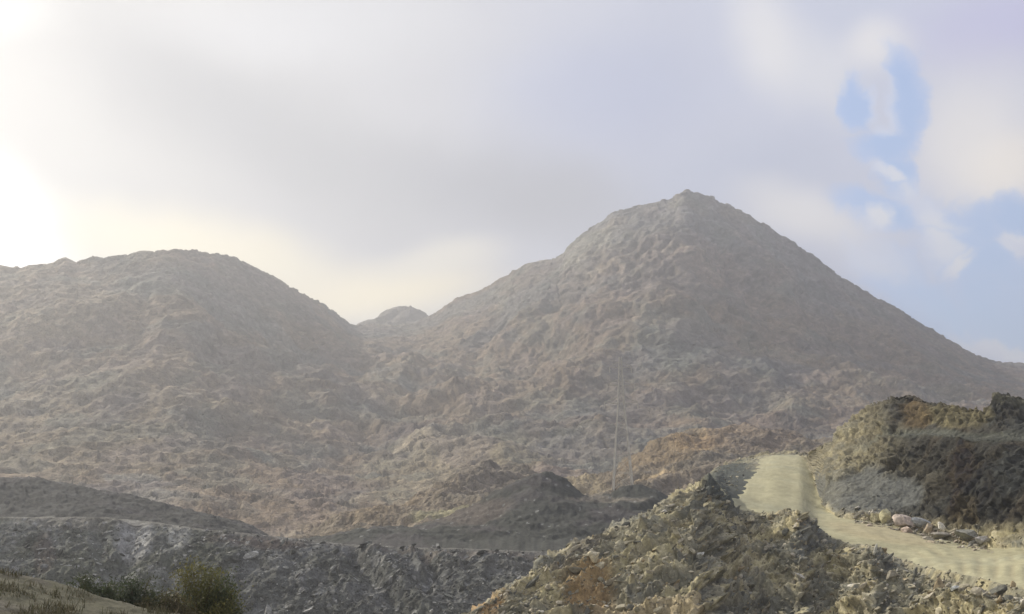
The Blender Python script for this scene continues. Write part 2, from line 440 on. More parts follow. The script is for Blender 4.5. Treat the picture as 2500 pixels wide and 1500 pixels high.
mountain = grid_mesh('mountain', V, nc, nr, c, M_mount)

# far knob in the saddle
rows = [([(700, 960), (1250, 960)], [(700, 960), (1250, 960)]),
        ([(700, 900), (840, 830), (880, 790), (915, 776), (935, 760), (955, 748), (975, 740), (1003, 741), (1020, 752), (1045, 768), (1100, 850), (1250, 930)], [(700, 1080), (1250, 1080)]),
        ([(700, 1100), (1250, 1100)], [(700, 1350), (1250, 1350)])]
P, X, Y = surface(rows, 700, 1250, 2.6, [60, 30]); nr, nc = X.shape
Pf = P.reshape(-1, 3); n = normals(P).reshape(-1, 3)
V = Pf + n * (fbm(Pf, 50, 4, 81, ridged=True) * 3 + facets(Pf, 16, 83)[0] * 5)[:, None]
c = np.ones((len(V), 3)) * (.15, .13, .108) * (1 + .3 * fbm(Pf, 20, 4, 85))[:, None]
grid_mesh('far_hill', V, nc, nr, c, M_mount)

# ------------------------------------------------------------------ foothills with orange and ochre soil
ck = [(500, 1420), (700, 1330), (820, 1300), (900, 1278), (960, 1245), (1020, 1226), (1090, 1196), (1140, 1172), (1190, 1158), (1240, 1160), (1290, 1168), (1340, 1172), (1440, 1176), (1500, 1146), (1560, 1116),
      (1620, 1092), (1680, 1062), (1780, 1055), (1900, 1066), (1990, 1080), (2100, 1100), (2300, 1100), (2900, 1150)]
rows = [([(500, 1520), (2900, 1520)], [(500, 165), (2900, 180)]),
        ([(500, 1450), (800, 1330), (1100, 1285), (1300, 1270), (1700, 1230), (2900, 1250)], [(500, 190), (1200, 205), (2900, 230)]),
        ([(500, 1440), (800, 1310), (1000, 1255), (1100, 1242), (1200, 1222), (1300, 1215), (1450, 1215), (1600, 1160), (1700, 1130), (2000, 1140), (2900, 1200)], [(500, 200), (1200, 225), (1450, 225), (1700, 255), (2900, 270)]),
        (ck, [(500, 210), (900, 220), (1200, 262), (1440, 270), (1680, 305), (2000, 310), (2900, 330)]),
        ([(500, 1500), (1200, 1260), (1440, 1260), (1700, 1180), (2900, 1260)], [(500, 240), (1200, 300), (1680, 345), (2900, 380)]),
        ([(500, 1520), (2900, 1450)], [(500, 300), (2900, 450)])]
P, X, Y = surface(rows, 500, 2900, 2.4, [6, 40, 60, 90, 20, 8]); nr, nc = X.shape
foot_P, foot_X, foot_Y = None, X, Y
Pf = P.reshape(-1, 3); n = normals(P).reshape(-1, 3)
up = fbm(Pf * (1, 1, .7), 28, 3, 91, ridged=True) * 2.6 + fbm(Pf, 8, 3, 93, ridged=True) * .8 + fbm(Pf, 2.2, 3, 95, gain=.7) * .45
# cut benches: gentle terraces
V = Pf + n * up[:, None]
V[:, 2] += .35 * np.sin(Pf[:, 2] * 1.1 + 1.5 * fbm(Pf, 30, 2, 97))
px, py = X.ravel(), Y.ravel(); w = fbm(Pf, 14, 3, 99); w3 = fbm(Pf, 3.5, 3, 101, gain=.65)
c = np.ones((len(V), 3)) * (.190, .160, .122)
wob = w * .4
c = tint(c, smooth01(w, 0, .5) * .5, (.155, .145, .12))
c = tint(c, patch(px, py, 1650, 1110, 170, 50, 15, wob) * .8, (.235, .18, .115))
c = tint(c, patch(px, py, 1700, 1085, 50, 28, 0, wob) * .7, (.32, .225, .12))
c = tint(c, patch(px, py, 1600, 1170, 90, 16, 14, wob) * .9, (.40, .31, .19))
c = tint(c, patch(px, py, 1420, 1195, 120, 20, -4, wob) * .7, (.30, .25, .165))
c = tint(c, patch(px, py, 1850, 1080, 160, 30, 0, wob) * .4, (.20, .15, .115))
c = tint(c, patch(px, py, 1040, 1170, 90, 18, 18, wob) * .8, (.26, .23, .14))
c = tint(c, patch(px, py, 930, 1255, 110, 30, 20, wob) * .7, (.24, .19, .13))
c = tint(c, patch(px, py, 1100, 1278, 90, 9, 3, wob) * .95, (.26, .24, .155))
c = tint(c, patch(px, py, 1190, 1170, 90, 40, 0, wob) * .8, (.165, .145, .12))
c *= (1 + .30 * w3 + .15 * fbm(Pf, 1.1, 2, 104))[:, None]
grid_mesh('foothills', V, nc, nr, np.clip(c, .02, .6), M_mount)
foot_V = V.reshape(nr, nc, 3)

# ------------------------------------------------------------------ dark spoil heaps
ck = [(650, 1350), (780, 1312), (860, 1300), (1000, 1289), (1080, 1272), (1140, 1244), (1190, 1216), (1240, 1190), (1285, 1166), (1310, 1159), (1345, 1158), (1375, 1168), (1400, 1186), (1425, 1206),
      (1460, 1214), (1495, 1212), (1520, 1193), (1560, 1187), (1600, 1197), (1640, 1218), (1690, 1245), (1800, 1290), (2000, 1330)]
rows = [([(650, 1400), (2000, 1400)], [(650, 140), (2000, 140)]),
        ([(650, 1362), (870, 1318), (1300, 1322), (1600, 1330), (2000, 1345)], [(650, 168), (2000, 170)]),
        ([(650, 1354), (870, 1303), (1100, 1290), (1300, 1262), (1500, 1262), (2000, 1335)], [(650, 176), (2000, 180)]),
        (ck, [(650, 190), (2000, 195)]),
        ([(x, y + 50) for x, y in ck], [(650, 202), (2000, 210)]),
        ([(650, 1480), (2000, 1480)], [(650, 225), (2000, 230)])]
P, X, Y = surface(rows, 650, 2000, 2.2, [6, 26, 70, 16, 8], 2); P, X, Y = surface(rows, 650, 2000, 2.2, [6, 26, 30, 60, 16, ], 2)
nr, nc = X.shape
Pf = P.reshape(-1, 3); n = normals(P).reshape(-1, 3)
V = Pf + n * (fbm(Pf, 14, 3, 111, ridged=True) * .55 + fbm(Pf, 3, 3, 113, gain=.6) * .28 + np.clip(fbm(Pf, 1.0, 2, 115), 0, 1) * .25)[:, None]
px, py = X.ravel(), Y.ravel(); w = fbm(Pf, 9, 3, 117); wob = w * .4
c = np.ones((len(V), 3)) * (.060, .063, .056)
c = tint(c, smooth01(w, 0, .5) * .5, (.092, .082, .085))
c = tint(c, patch(px, py, 1160, 1255, 120, 28, 12, wob) * .7, (.125, .105, .09))
c = tint(c, patch(px, py, 1480, 1222, 110, 7, -3, wob) * .8, (.19, .17, .14))
st = worley(Pf * 1.1, 5); stone = (st[2] > .88) & (st[0] < .3)
c = np.where(stone[:, None], (.22, .22, .21), c)
c *= (1 + .25 * fbm(Pf, 2, 3, 119))[:, None]
grid_mesh('spoil_heaps', V, nc, nr, np.clip(c, .02, .6), M_spoil)

# dark smooth bank at the left
ck = [(-900, 1100), (-300, 1135), (0, 1165), (60, 1167), (110, 1172), (180, 1178), (250, 1190), (330, 1208), (400, 1228), (470, 1245), (540, 1262), (600, 1276), (660, 1305), (760, 1350), (900, 1400)]
rows = [([(-900, 1420), (900, 1420)], [(-900, 150), (900, 150)]),
        ([(-900, 1260), (0, 1285), (500, 1310), (900, 1400)], [(-900, 178), (900, 178)]),
        (ck, [(-900, 205), (900, 200)]),
        ([(x, y + 60) for x, y in ck], [(-900, 222), (900, 216)]),
        ([(-900, 1480), (900, 1480)], [(-900, 250), (900, 250)])]
P, X, Y = surface(rows, -900, 900, 2.6, [8, 60, 14, 8], 3); nr, nc = X.shape
Pf = P.reshape(-1, 3); n = normals(P).reshape(-1, 3)
V = Pf + n * (fbm(Pf, 20, 3, 121) * .7 + fbm(Pf, 3, 3, 123, gain=.65) * .32 + facets(Pf, 1.4, 124, .6, .7)[0] * .25 + np.clip(fbm(Pf, 1.0, 2, 125), 0, 1) * .12)[:, None]
w = fbm(Pf, 9, 3, 127)
c = np.ones((len(V), 3)) * (.056, .057, .053)
c = tint(c, smooth01(w, .1, .6) * .5, (.095, .088, .09))
c *= (1 + .5 * fbm(Pf, 1.6, 3, 129, gain=.7) + .25 * fbm(Pf, 8, 2, 130))[:, None]
grid_mesh('spoil_bank', V, nc, nr, c, M_spoil)

# ------------------------------------------------------------------ grey quarry embankment
ck = [(-900, 1255), (0, 1262), (250, 1262), (370, 1274), (430, 1282), (480, 1290), (620, 1303), (750, 1318), (870, 1331), (1000, 1336), (1200, 1342), (1350, 1347), (1500, 1350), (2000, 1370)]
rows = [([(-900, 1620), (2000, 1620)], [(-900, 108), (2000, 108)]),
        ([(-900, 1545), (2000, 1545)], [(-900, 122), (2000, 122)]),
        ([(x, y * .5 + 770) for x, y in ck], [(-900, 129), (2000, 129)]),
        (ck, [(-900, 138), (2000, 138)]),
        ([(x, 1400 - (1400 - y) * .68) for x, y in ck], [(-900, 196), (2000, 196)]),
        ([(-900, 1450), (2000, 1450)], [(-900, 206), (2000, 206)])]
P, X, Y = surface(rows, -900, 2000, 1.9, [6, 90, 90, 20, 5], 2); nr, nc = X.shape
Pf = P.reshape(-1, 3); n = normals(P).reshape(-1, 3)
px, py = X.ravel(), Y.ravel()
gul = fbm(Pf * (1, .5, .22), 6, 3, 131, ridged=True)
front = smooth01(py, 1330, 1370) * (Pf[:, 1] < 139)
def ridge_line(x0, y0, x1, y1, wd):
    t = np.clip(((px - x0) * (x1 - x0) + (py - y0) * (y1 - y0)) / ((x1 - x0) ** 2 + (y1 - y0) ** 2), 0, 1)
    d = np.hypot(px - x0 - t * (x1 - x0), py - y0 - t * (y1 - y0))
    return np.exp(-(d / wd) ** 2) * (Pf[:, 1] < 139)
blk = worley(Pf * (.9, .9, .9), 9)
up = gul * .8 * front + fbm(Pf, 3, 3, 133, gain=.65, ridged=True) * .30 + facets(Pf + fbm(Pf, 1.5, 2, 134)[:, None] * .4, 1.3, 135, .6, .7)[0] * .40 + facets(Pf, .45, 136, .6, .7)[0] * .14
up += 1.3 * ridge_line(900, 1340, 1060, 1520, 24) - 1.2 * ridge_line(860, 1345, 990, 1520, 20)
up -= 1.2 * ridge_line(1030, 1350, 1060, 1395, 16) - .9 * ridge_line(1005, 1345, 1035, 1400, 9)
up *= 1 - .75 * np.exp(-((py - np.interp(px, [a for a, b in ck], [b for a, b in ck])) / 12.) ** 2)
up *= .78
up -= 1.0 * ridge_line(330, 1290, 290, 1400, 25) + .9 * ridge_line(240, 1300, 260, 1400, 22)
V = Pf + n * up[:, None]
w = fbm(Pf * (1, 1, .6), 5, 3, 137); wob = w * .4
c = np.ones((len(V), 3)) * (.100, .106, .090)
c = tint(c, smooth01(w, .0, .4) * .7, (.165, .17, .16))
c = tint(c, smooth01(-w, .0, .4) * .7, (.078, .083, .064))
c = tint(c, smooth01(px, 480, 620) * .35, (.125, .125, .135))
c = tint(c, patch(px, py, 330, 1312, 60, 50, 0, wob) * .9, (.34, .34, .33))
c = tint(c, patch(px, py, 435, 1305, 34, 45, 0, wob) * .9, (.30, .30, .275))
c = tint(c, patch(px, py, 640, 1325, 150, 22, -4, wob) * .7, (.125, .10, .085))
c = tint(c, patch(px, py, 150, 1280, 130, 18, 0, wob) * .6, (.22, .21, .19))
c = tint(c, patch(px, py, 110, 1350, 30, 60, 0, wob) * .5, (.10, .075, .07))
c = tint(c, patch(px, py, 1130, 1355, 300, 9, 0, wob) * .7, (.19, .17, .15))
c = tint(c, patch(px, py, 1230, 1385, 250, 12, 0, wob) * .3, (.17, .165, .15))
c = tint(c, np.exp(-((py - np.interp(px, [a for a, b in ck], [b for a, b in ck]) - 3) / 5.) ** 2) * .6, (.20, .19, .17))
st = worley(Pf * 1.25, 15); stone = (st[2] > .80) & (st[0] < .34)
c = np.where(stone[:, None], (.26, .26, .25), c)
c *= (1 + .35 * fbm(Pf, 1.3, 3, 139))[:, None]
grid_mesh('quarry_embankment', V, nc, nr, np.clip(c, .02, .6), M_spoil)
emb = (V.reshape(nr, nc, 3), X, Y)

# ------------------------------------------------------------------ right foreground: rubble spur, track and cut rock face
K = {   # px: [(D, py) ...] near ground, bottom, mid, hump, track near edge, track far edge, face foot, face, ledge, ledge back, crest, back, deep
  900:  [(9, 2050), (38, 1640), (46, 1600), (56, 1570), (62, 1572), (70, 1590), (74, 1596), (80, 1600), (86, 1605), (88, 1606), (94, 1610), (110, 1600), (180, 1540)],
  1100: [(9, 2050), (40, 1600), (48, 1560), (57, 1520), (62, 1530), (70, 1560), (74, 1570), (80, 1580), (86, 1590), (88, 1590), (94, 1590), (110, 1600), (180, 1540)],
  1150: [(9, 2050), (40, 1580), (48, 1530), (59, 1492), (64, 1500), (72, 1540), (76, 1550), (82, 1560), (88, 1580), (90, 1580), (96, 1585), (112, 1600), (180, 1540)],
  1210: [(9, 2050), (39, 1570), (49, 1500), (62, 1455), (67, 1462), (76, 1500), (80, 1510), (86, 1530), (92, 1560), (94, 1560), (100, 1570), (116, 1590), (180, 1540)],
  1290: [(9, 2050), (38, 1560), (50, 1475), (67, 1402), (72, 1408), (80, 1440), (84, 1450), (90, 1480), (96, 1500), (98, 1510), (104, 1530), (120, 1570), (190, 1530)],
  1350: [(9, 2050), (38, 1560), (52, 1450), (72, 1356), (77, 1360), (86, 1395), (90, 1410), (96, 1440), (102, 1465), (104, 1470), (110, 1500), (126, 1550), (190, 1530)],
  1500: [(9, 2050), (36, 1560), (56, 1420), (86, 1292), (92, 1297), (102, 1330), (106, 1345), (112, 1370), (118, 1400), (120, 1405), (126, 1430), (140, 1490), (200, 1520)],
  1620: [(9, 2050), (36, 1560), (60, 1390), (100, 1232), (107, 1236), (118, 1265), (122, 1280), (128, 1300), (134, 1330), (136, 1335), (142, 1360), (156, 1420), (210, 1500)],
  1700: [(9, 2050), (36, 1560), (62, 1370), (112, 1180), (120, 1182), (132, 1205), (136, 1215), (142, 1235), (148, 1260), (150, 1265), (156, 1290), (168, 1350), (220, 1480)],
  1745: [(9, 2050), (36, 1560), (62, 1365), (112, 1185), (118, 1172), (142, 1145), (146, 1155), (150, 1170), (156, 1190), (158, 1195), (164, 1220), (176, 1300), (230, 1450)],
  1775: [(9, 2050), (36, 1560), (60, 1370), (98, 1232), (102, 1220), (146, 1136), (150, 1140), (155, 1150), (160, 1165), (162, 1168), (168, 1190), (180, 1270), (235, 1430)],
  1805: [(9, 2050), (36, 1560), (60, 1372), (92, 1246), (95, 1244), (152, 1128), (156, 1128), (160, 1134), (166, 1150), (168, 1152), (174, 1175), (186, 1260), (240, 1430)],
  1880: [(9, 2050), (36, 1560), (58, 1382), (89, 1257), (92, 1257), (158, 1110), (162, 1112), (166, 1120), (171, 1136), (173, 1140), (179, 1165), (190, 1250), (250, 1430)],
  1955: [(9, 2050), (36, 1560), (54, 1385), (82, 1250), (87, 1272), (159, 1108), (162, 1108), (166, 1114), (170, 1124), (172, 1128), (178, 1150), (190, 1240), (250, 1430)],
  1985: [(9, 2050), (36, 1560), (52, 1398), (79, 1272), (84, 1290), (134, 1150), (137, 1132), (140, 1120), (144, 1112), (146, 1108), (150, 1098), (166, 1170), (250, 1430)],
  1998: [(9, 2050), (36, 1560), (51, 1408), (78, 1288), (83, 1299), (107, 1208), (110, 1180), (114, 1155), (120, 1125), (124, 1115), (136, 1090), (156, 1150), (250, 1430)],
  2012: [(9, 2050), (36, 1560), (51, 1408), (78, 1300), (82, 1308), (98, 1240), (101, 1205), (106, 1165), (114, 1125), (117, 1118), (128, 1078), (156, 1150), (250, 1430)],
  2045: [(9, 2050), (36, 1560), (51, 1410), (76, 1313), (79, 1320), (92, 1262), (95, 1225), (100, 1165), (105, 1120), (108, 1110), (118, 1040), (150, 1130), (250, 1430)],
  2140: [(9, 2050), (36, 1560), (50, 1420), (71, 1328), (75, 1348), (89, 1272), (92, 1232), (97, 1150), (102, 1080), (105, 1068), (112, 970), (140, 1100), (240, 1420)],
  2170: [(9, 2050), (35, 1560), (50, 1430), (71, 1352), (74, 1360), (88, 1276), (91, 1240), (96, 1150), (100, 1060), (103, 1050), (110, 952), (136, 1090), (240, 1420)],
  2225: [(9, 2050), (35, 1560), (49, 1436), (69, 1370), (72, 1376), (86, 1290), (89, 1250), (94, 1150), (98, 1053), (101, 1044), (107, 946), (132, 1080), (240, 1420)],
  2250: [(9, 2050), (35, 1560), (48, 1440), (68, 1378), (70, 1383), (85, 1300), (88, 1255), (93, 1150), (96, 1053), (99, 1044), (104, 968), (130, 1080), (240, 1420)],
  2330: [(9, 2050), (34, 1560), (46, 1455), (64, 1396), (66, 1400), (82, 1322), (84, 1270), (88, 1150), (91, 1055), (94, 1046), (98, 978), (125, 1080), (240, 1420)],
  2400: [(9, 2050), (33, 1560), (44, 1465), (61, 1410), (63, 1413), (80, 1334), (82, 1280), (85, 1160), (88, 1065), (91, 1050), (95, 986), (122, 1080), (240, 1420)],
  2425: [(9, 2050), (33, 1560), (43, 1470), (60, 1416), (62, 1419), (79, 1336), (81, 1280), (84, 1160), (87, 1065), (90, 1050), (94, 962), (122, 1080), (240, 1420)],
  2500: [(9, 2050), (32, 1560), (42, 1485), (56, 1437), (58, 1440), (76, 1336), (78, 1280), (81, 1160), (85, 1070), (88, 1055), (96, 944), (122, 1060), (240, 1420)],
  2700: [(9, 2050), (30, 1560), (38, 1510), (50, 1475), (52, 1476), (68, 1350), (70, 1280), (74, 1160), (78, 1060), (81, 1050), (92, 900), (122, 1060), (240, 1420)],
  3200: [(9, 2050), (28, 1600), (34, 1560), (42, 1520), (44, 1520), (58, 1380), (60, 1280), (64, 1160), (68, 1060), (71, 1050), (82, 880), (122, 1060), (240, 1420)],
}
kx = sorted(K)
NEWD = {900: 62, 1100: 63, 1150: 64, 1210: 66, 1290: 68, 1350: 70, 1500: 73, 1620: 75, 1700: 77, 1745: 79, 1775: 80, 1805: 80, 1880: 80, 1955: 77}
for x, d in NEWD.items():
    sft = d - K[x][3][0]
    K[x][3] = (d, {1745: 1195, 1775: 1238, 1805: 1250}.get(x, K[x][3][1])); K[x][4] = (K[x][4][0] + sft, K[x][4][1])
    if x < 1740:
        for i in (5, 6): K[x][i] = (K[x][i][0] + sft * .8, K[x][i][1])
for x in kx:      # the spur falls towards the camera at about 27 degrees
    Dc, yc = K[x][3]
    K[x][1] = (Dc * (1 - 1.9 * (1575 - yc) / 3018), 1575)
    K[x][2] = (Dc * (1 - 1.05 * (1575 - yc) / 3018), (1575 + yc) / 2)
rows = [([(x, K[x][i][1]) for x in kx], [(x, K[x][i][0]) for x in kx]) for i in range(13)]
SEG = [14, 70, 110, 14, 60, 30, 60, 70, 8, 60, 22, 14]
P, X, Y = surface(rows, 900, 3200, 1.7, SEG, 3, ky=36); nr, nc = X.shape
XS = np.arange(900, 3200 + 1.7, 1.7); ridx = np.concatenate([np.arange(s) / s + i for i, s in enumerate(SEG)] + [[12.0]])
RI = np.repeat(ridx, nc)
n = normals(P).reshape(-1, 3); Pf = P.reshape(-1, 3)
px, py = X.ravel(), Y.ravel()
# weight of the track: between rows 4 and 5 where the track runs
wob = fbm(Pf, 4, 3, 201)
xin = smooth01(px + wob * 14, 1748 + (1250 - py) * .66, 1812 + (1250 - py) * .66)
onroad = smooth01(RI + wob * .06, 3.93, 4.06) * smooth01(RI + wob * .06, 5.1, 4.97) * xin
cut = smooth01(RI, 5.3, 6.0) * smooth01(px + 18 * wob, 2010, 2210)            # excavated face
lf = smooth01(px, 2100, 1990) * smooth01(RI, 5.1, 5.6)            # crag flank left of the face
def axes_noise(scale, asp, seed, ang=33, octs=3, ridged=False, gain=.55):
    a = math.radians(ang)
    sl = Pf[:, 2] * 1.9
    u = Pf[:, 0] * math.cos(a) + sl * math.sin(a); v = -Pf[:, 0] * math.sin(a) + sl * math.cos(a)
    return fbm(np.stack([u / asp, Pf[:, 1] / 6, v], 1), scale, octs, seed, ridged=ridged, gain=gain)
dsc = Pf[:, 1] / 60.0
strata = axes_noise(1.5, 3.0, 211, ridged=True) * .42 + axes_noise(.5, 2.2, 213, ridged=True, octs=2) * .16
lump = fbm(Pf, 6, 3, 215) * .8
b1 = worley(Pf * (1.1, 1.1, 1.5), 21); b2 = worley(Pf * (3.0, 3.0, 4.0) + 7, 23)
blocky = (b1[2] - .5) * .55 * smooth01(b1[1] - b1[0], 0, .25) + (b2[2] - .5) * .20 * smooth01(b2[1] - b2[0], 0, .2)
ft1, fe1, fid1 = facets(Pf + fbm(Pf, 2, 2, 261)[:, None] * .2, 1.5, 263, .55, .75, (1, .8, 1.3))
ft2, fe2, fid2 = facets(Pf + fbm(Pf, .8, 2, 262)[:, None] * .15, .48, 264, .6, .7)
ft3, fe3, fid3 = facets(Pf + fbm(Pf, 5, 2, 265)[:, None] * .5, 3.4, 266, .5, .8, (1, .8, .8))
streak = axes_noise(1.1, 5.5, 271, ang=36, octs=3)
rub = strata * 1.15 + lump * .6 + blocky * .4 + ft1 * .34 + ft2 * .22 + streak * .30
scree = patch(px, py, 2095, 1200, 140, 60, 0, wob * .6) * (RI > 5.1)
vert = fbm(Pf * (1, 1, .35), 3.2, 3, 221, gain=.5, ridged=True) * .45 + fbm(Pf * (1, 1, .6), .9, 2, 225) * .10 + fbm(Pf, 9, 2, 227) * .9
big_b = worley(Pf * (.45, .45, .55) + .35 * fbm(Pf, 2, 2, 251)[:, None], 27)
crags = (big_b[2] - .4) * 1.3 * smooth01(big_b[1] - big_b[0], 0, .3) + fbm(Pf, 1.6, 3, 253, ridged=True) * .30
flank = lf * (RI < 11.5)
jag = (ft3 * 1.1 + ft1 * .55 + ft2 * .26) * (1 - .35 * np.exp(-((RI - 10) / .3) ** 2))
fc = smooth01(RI, 10.6, 9.6) * smooth01(px, 2140, 2240)
up = (rub * (1 - flank) + (jag + .4 * lump) * flank) * (1 - cut) + ((jag * (.95 - .62 * fc)) + vert * (.5 + .3 * fc) + ft2 * .22) * cut
up = up * (1 - .97 * onroad) * smooth01(RI, .6, 1.4)
up *= 1 - .7 * smooth01(RI, 3.6, 4.1) * smooth01(px, 1700, 1760) * smooth01(RI, 6, 5)
up = up * (1 - .7 * scree)
up -= up[(RI > 2) & (RI < 3.6) & (px > 1200) & (px < 2100)].mean() * smooth01(RI, 5.0, 4.2)
up -= .35 * smooth01(px, 1740, 1790) * smooth01(px, 2080, 1990) * smooth01(RI, 2.2, 2.8) * smooth01(RI, 3.9, 3.5)
up *= 1 - .9 * smooth01(RI, 3.45, 3.9) * smooth01(px, 1760, 1800) * smooth01(RI, 5, 4.6)
up *= 1 - .65 * smooth01(RI, 7.5, 7.95) * smooth01(RI, 9.5, 9.1) * smooth01(px, 2150, 2190)
up -= (up[(RI > 9.6) & (RI < 10.2)].mean() + .5) * smooth01(RI, 6.5, 9)
crestfade = 1 - .30 * np.exp(-((RI - 3) / .25) ** 2) - .4 * np.exp(-((RI - 3.4) / .6) ** 2) * smooth01(px, 1980, 2060)
up *= crestfade
# humps beside the track
hump = patch(px, py, 1945, 1290, 75, 45, 0) * (RI < 4) * .3 + patch(px, py, 2120, 1352, 50, 26, 0) * (RI < 4) * .2
V = Pf + n * up[:, None]; V[:, 2] += hump
V[:, 2] -= .25 * onroad + .55 * smooth01(px, 1965, 2060) * smooth01(RI, 2.4, 2.9) * smooth01(RI, 3.8, 3.35)
w = fbm(Pf, 5, 3, 231); w3 = fbm(Pf, .8, 3, 233, gain=.6); wob = w * .35
c = np.ones((len(V), 3)) * (.275, .242, .152)
c = tint(c, smooth01(w, 0, .5) * .7, (.185, .175, .125))
c = tint(c, smooth01(-w, .1, .6) * .5, (.30, .265, .17))
c = tint(c, smooth01(streak, .0, .25) * .75 * (1 - cut), (.36, .325, .20))
c = tint(c, smooth01(-streak, .0, .25) * .7 * (1 - cut), (.15, .148, .115))
c = tint(c, smooth01(fid1, .66, .70) * .55 * (1 - cut), (.13, .135, .12))
c = tint(c, smooth01(fid2, .8, .82) * .5 * (1 - cut), (.34, .31, .22))
for a_ in [(1440, 1430, 75, 60, 20, (.27, .185, .09), .8), (1200, 1490, 60, 35, 30, (.33, .22, .11), .8), (1600, 1490, 120, 40, 0, (.33, .27, .17), .6),
           (1870, 1480, 130, 40, 10, (.10, .10, .085), .8), (1960, 1330, 110, 38, 25, (.085, .09, .085), .7), (2150, 1360, 55, 30, 0, (.12, .125, .12), .6),
           (1785, 1180, 70, 85, -38, (.058, .066, .060), .95), (1560, 1270, 90, 40, 30, (.15, .15, .13), .5), (1420, 1350, 90, 20, 30, (.11, .10, .085), .7)]:  # first patch: grey-green track verge, its shaded side painted into the dark tint
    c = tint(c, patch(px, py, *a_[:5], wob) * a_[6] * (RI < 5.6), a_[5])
# flank and face
c = tint(c, lf * .6, (.27, .245, .17))

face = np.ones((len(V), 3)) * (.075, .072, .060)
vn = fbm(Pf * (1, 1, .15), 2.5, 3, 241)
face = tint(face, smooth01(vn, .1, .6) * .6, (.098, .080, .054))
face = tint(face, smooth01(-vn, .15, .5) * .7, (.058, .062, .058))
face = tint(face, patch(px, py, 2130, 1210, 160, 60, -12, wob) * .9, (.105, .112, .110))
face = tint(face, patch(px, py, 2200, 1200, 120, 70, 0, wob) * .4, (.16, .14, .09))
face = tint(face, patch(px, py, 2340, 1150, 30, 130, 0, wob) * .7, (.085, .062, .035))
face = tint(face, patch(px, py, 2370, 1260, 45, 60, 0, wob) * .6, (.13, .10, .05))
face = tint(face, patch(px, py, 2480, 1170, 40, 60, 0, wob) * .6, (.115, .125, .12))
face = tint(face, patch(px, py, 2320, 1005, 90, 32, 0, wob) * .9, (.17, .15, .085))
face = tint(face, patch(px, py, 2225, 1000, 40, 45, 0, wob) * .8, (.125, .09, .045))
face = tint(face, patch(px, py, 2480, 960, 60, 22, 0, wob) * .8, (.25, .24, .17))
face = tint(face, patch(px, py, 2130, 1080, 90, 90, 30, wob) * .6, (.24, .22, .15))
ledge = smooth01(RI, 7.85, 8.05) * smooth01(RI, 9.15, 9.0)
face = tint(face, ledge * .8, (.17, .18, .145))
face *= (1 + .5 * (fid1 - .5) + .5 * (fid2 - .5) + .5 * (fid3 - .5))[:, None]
face *= (.50 - .08 * smooth01(px, 2300, 2480) + .22 * smooth01(RI, 9, 9.3))[:, None]  # rock colour scaled down to paint in the face's shade, deepest at the right
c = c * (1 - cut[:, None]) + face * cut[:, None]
apron = smooth01(RI, 5.55, 5.15) * smooth01(RI, 4.9, 5.0) * smooth01(px, 2040, 2080) * smooth01(px, 2420, 2330)
c = tint(c, apron * .8, (.36, .32, .21))
c = tint(c, scree * .85, (.115, .12, .112))
c[RI < 5.5] *= 1.18
c *= (1 + .34 * w3)[:, None]
c = tint(c, smooth01(onroad, .3, .9), (.42, .39, .255))
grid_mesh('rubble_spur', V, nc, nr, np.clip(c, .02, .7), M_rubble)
spur_V = V.reshape(nr, nc, 3); spur_R = RI.reshape(nr, nc); spur_X = X; spur_Y = Y; spur_on = onroad.reshape(nr, nc)

# the dirt track itself lies on the spur
r0 = int(np.searchsorted(ridx, 4.0)); r1 = int(np.searchsorted(ridx, 5.0)) + 1
i0 = int(np.searchsorted(XS, 1720)); 
TP = P[r0:r1, i0:].copy(); TX = X[r0:r1, i0:]; TY = Y[r0:r1, i0:]; TR = np.broadcast_to(ridx[r0:r1, None], TX.shape)
tr, tcn_ = TX.shape
Tf = TP.reshape(-1, 3); tx, ty, trr = TX.ravel(), TY.ravel(), TR.ravel()
tw = fbm(Tf, 4, 3, 201)
txin = smooth01(tx + tw * 14, 1748 + (1250 - ty) * .66, 1812 + (1250 - ty) * .66)
eraw = smooth01(trr + tw * .06, 3.93, 4.06) * smooth01(trr + tw * .06, 5.08, 4.97) * txin
edge = smooth01(eraw, .0, .5)
Tf[:, 2] += -.19 + .22 * (edge - .5)
# wheel ruts: along the climb on the upper leg, curved round the bend at the right
rut_u = np.sin((Tf[:, 0] - .23 * (Tf[:, 1] - 120) - 28) * 1.9 + 1.2 * tw) * smooth01(tx, 2060, 1980)
cxr = 2150.; cyr = 1560.
ang = np.hypot((tx - 2080), (ty - 1385) * 2.6)
rut_r = np.sin(ang * .155 + .8 * tw) * smooth01(tx, 2180, 2290) * smooth01(tx, 2620, 2500)
Tf[:, 2] += .035 * rut_u + .035 * rut_r * (.6 + .8 * tw) + .05 * fbm(Tf, 1.5, 3, 205)
tc_ = np.ones((len(Tf), 3)) * (.36, .34, .22)
tc_ = tint(tc_, smooth01(fbm(Tf, 7, 3, 207), 0, .6) * .5, (.30, .30, .215))
tc_ = tint(tc_, smooth01(rut_u, -.2, -.9) * .2, (.33, .31, .21))
tc_ = tint(tc_, smooth01(rut_r, -.1, -.8) * .32 * np.clip(.7 + tw, 0, 1.2), (.31, .27, .17))
tc_ = tint(tc_, patch(tx, ty, 2150, 1300, 150, 22, -10) * .5, (.38, .32, .20))
tc_ *= (1 + .16 * fbm(Tf, .7, 3, 209) + .14 * fbm(Tf * (1, .25, 1), 2.2, 3, 210))[:, None]
grid_mesh('dirt_track', Tf, tcn_, tr, np.clip(tc_, .02, .8), M_track)

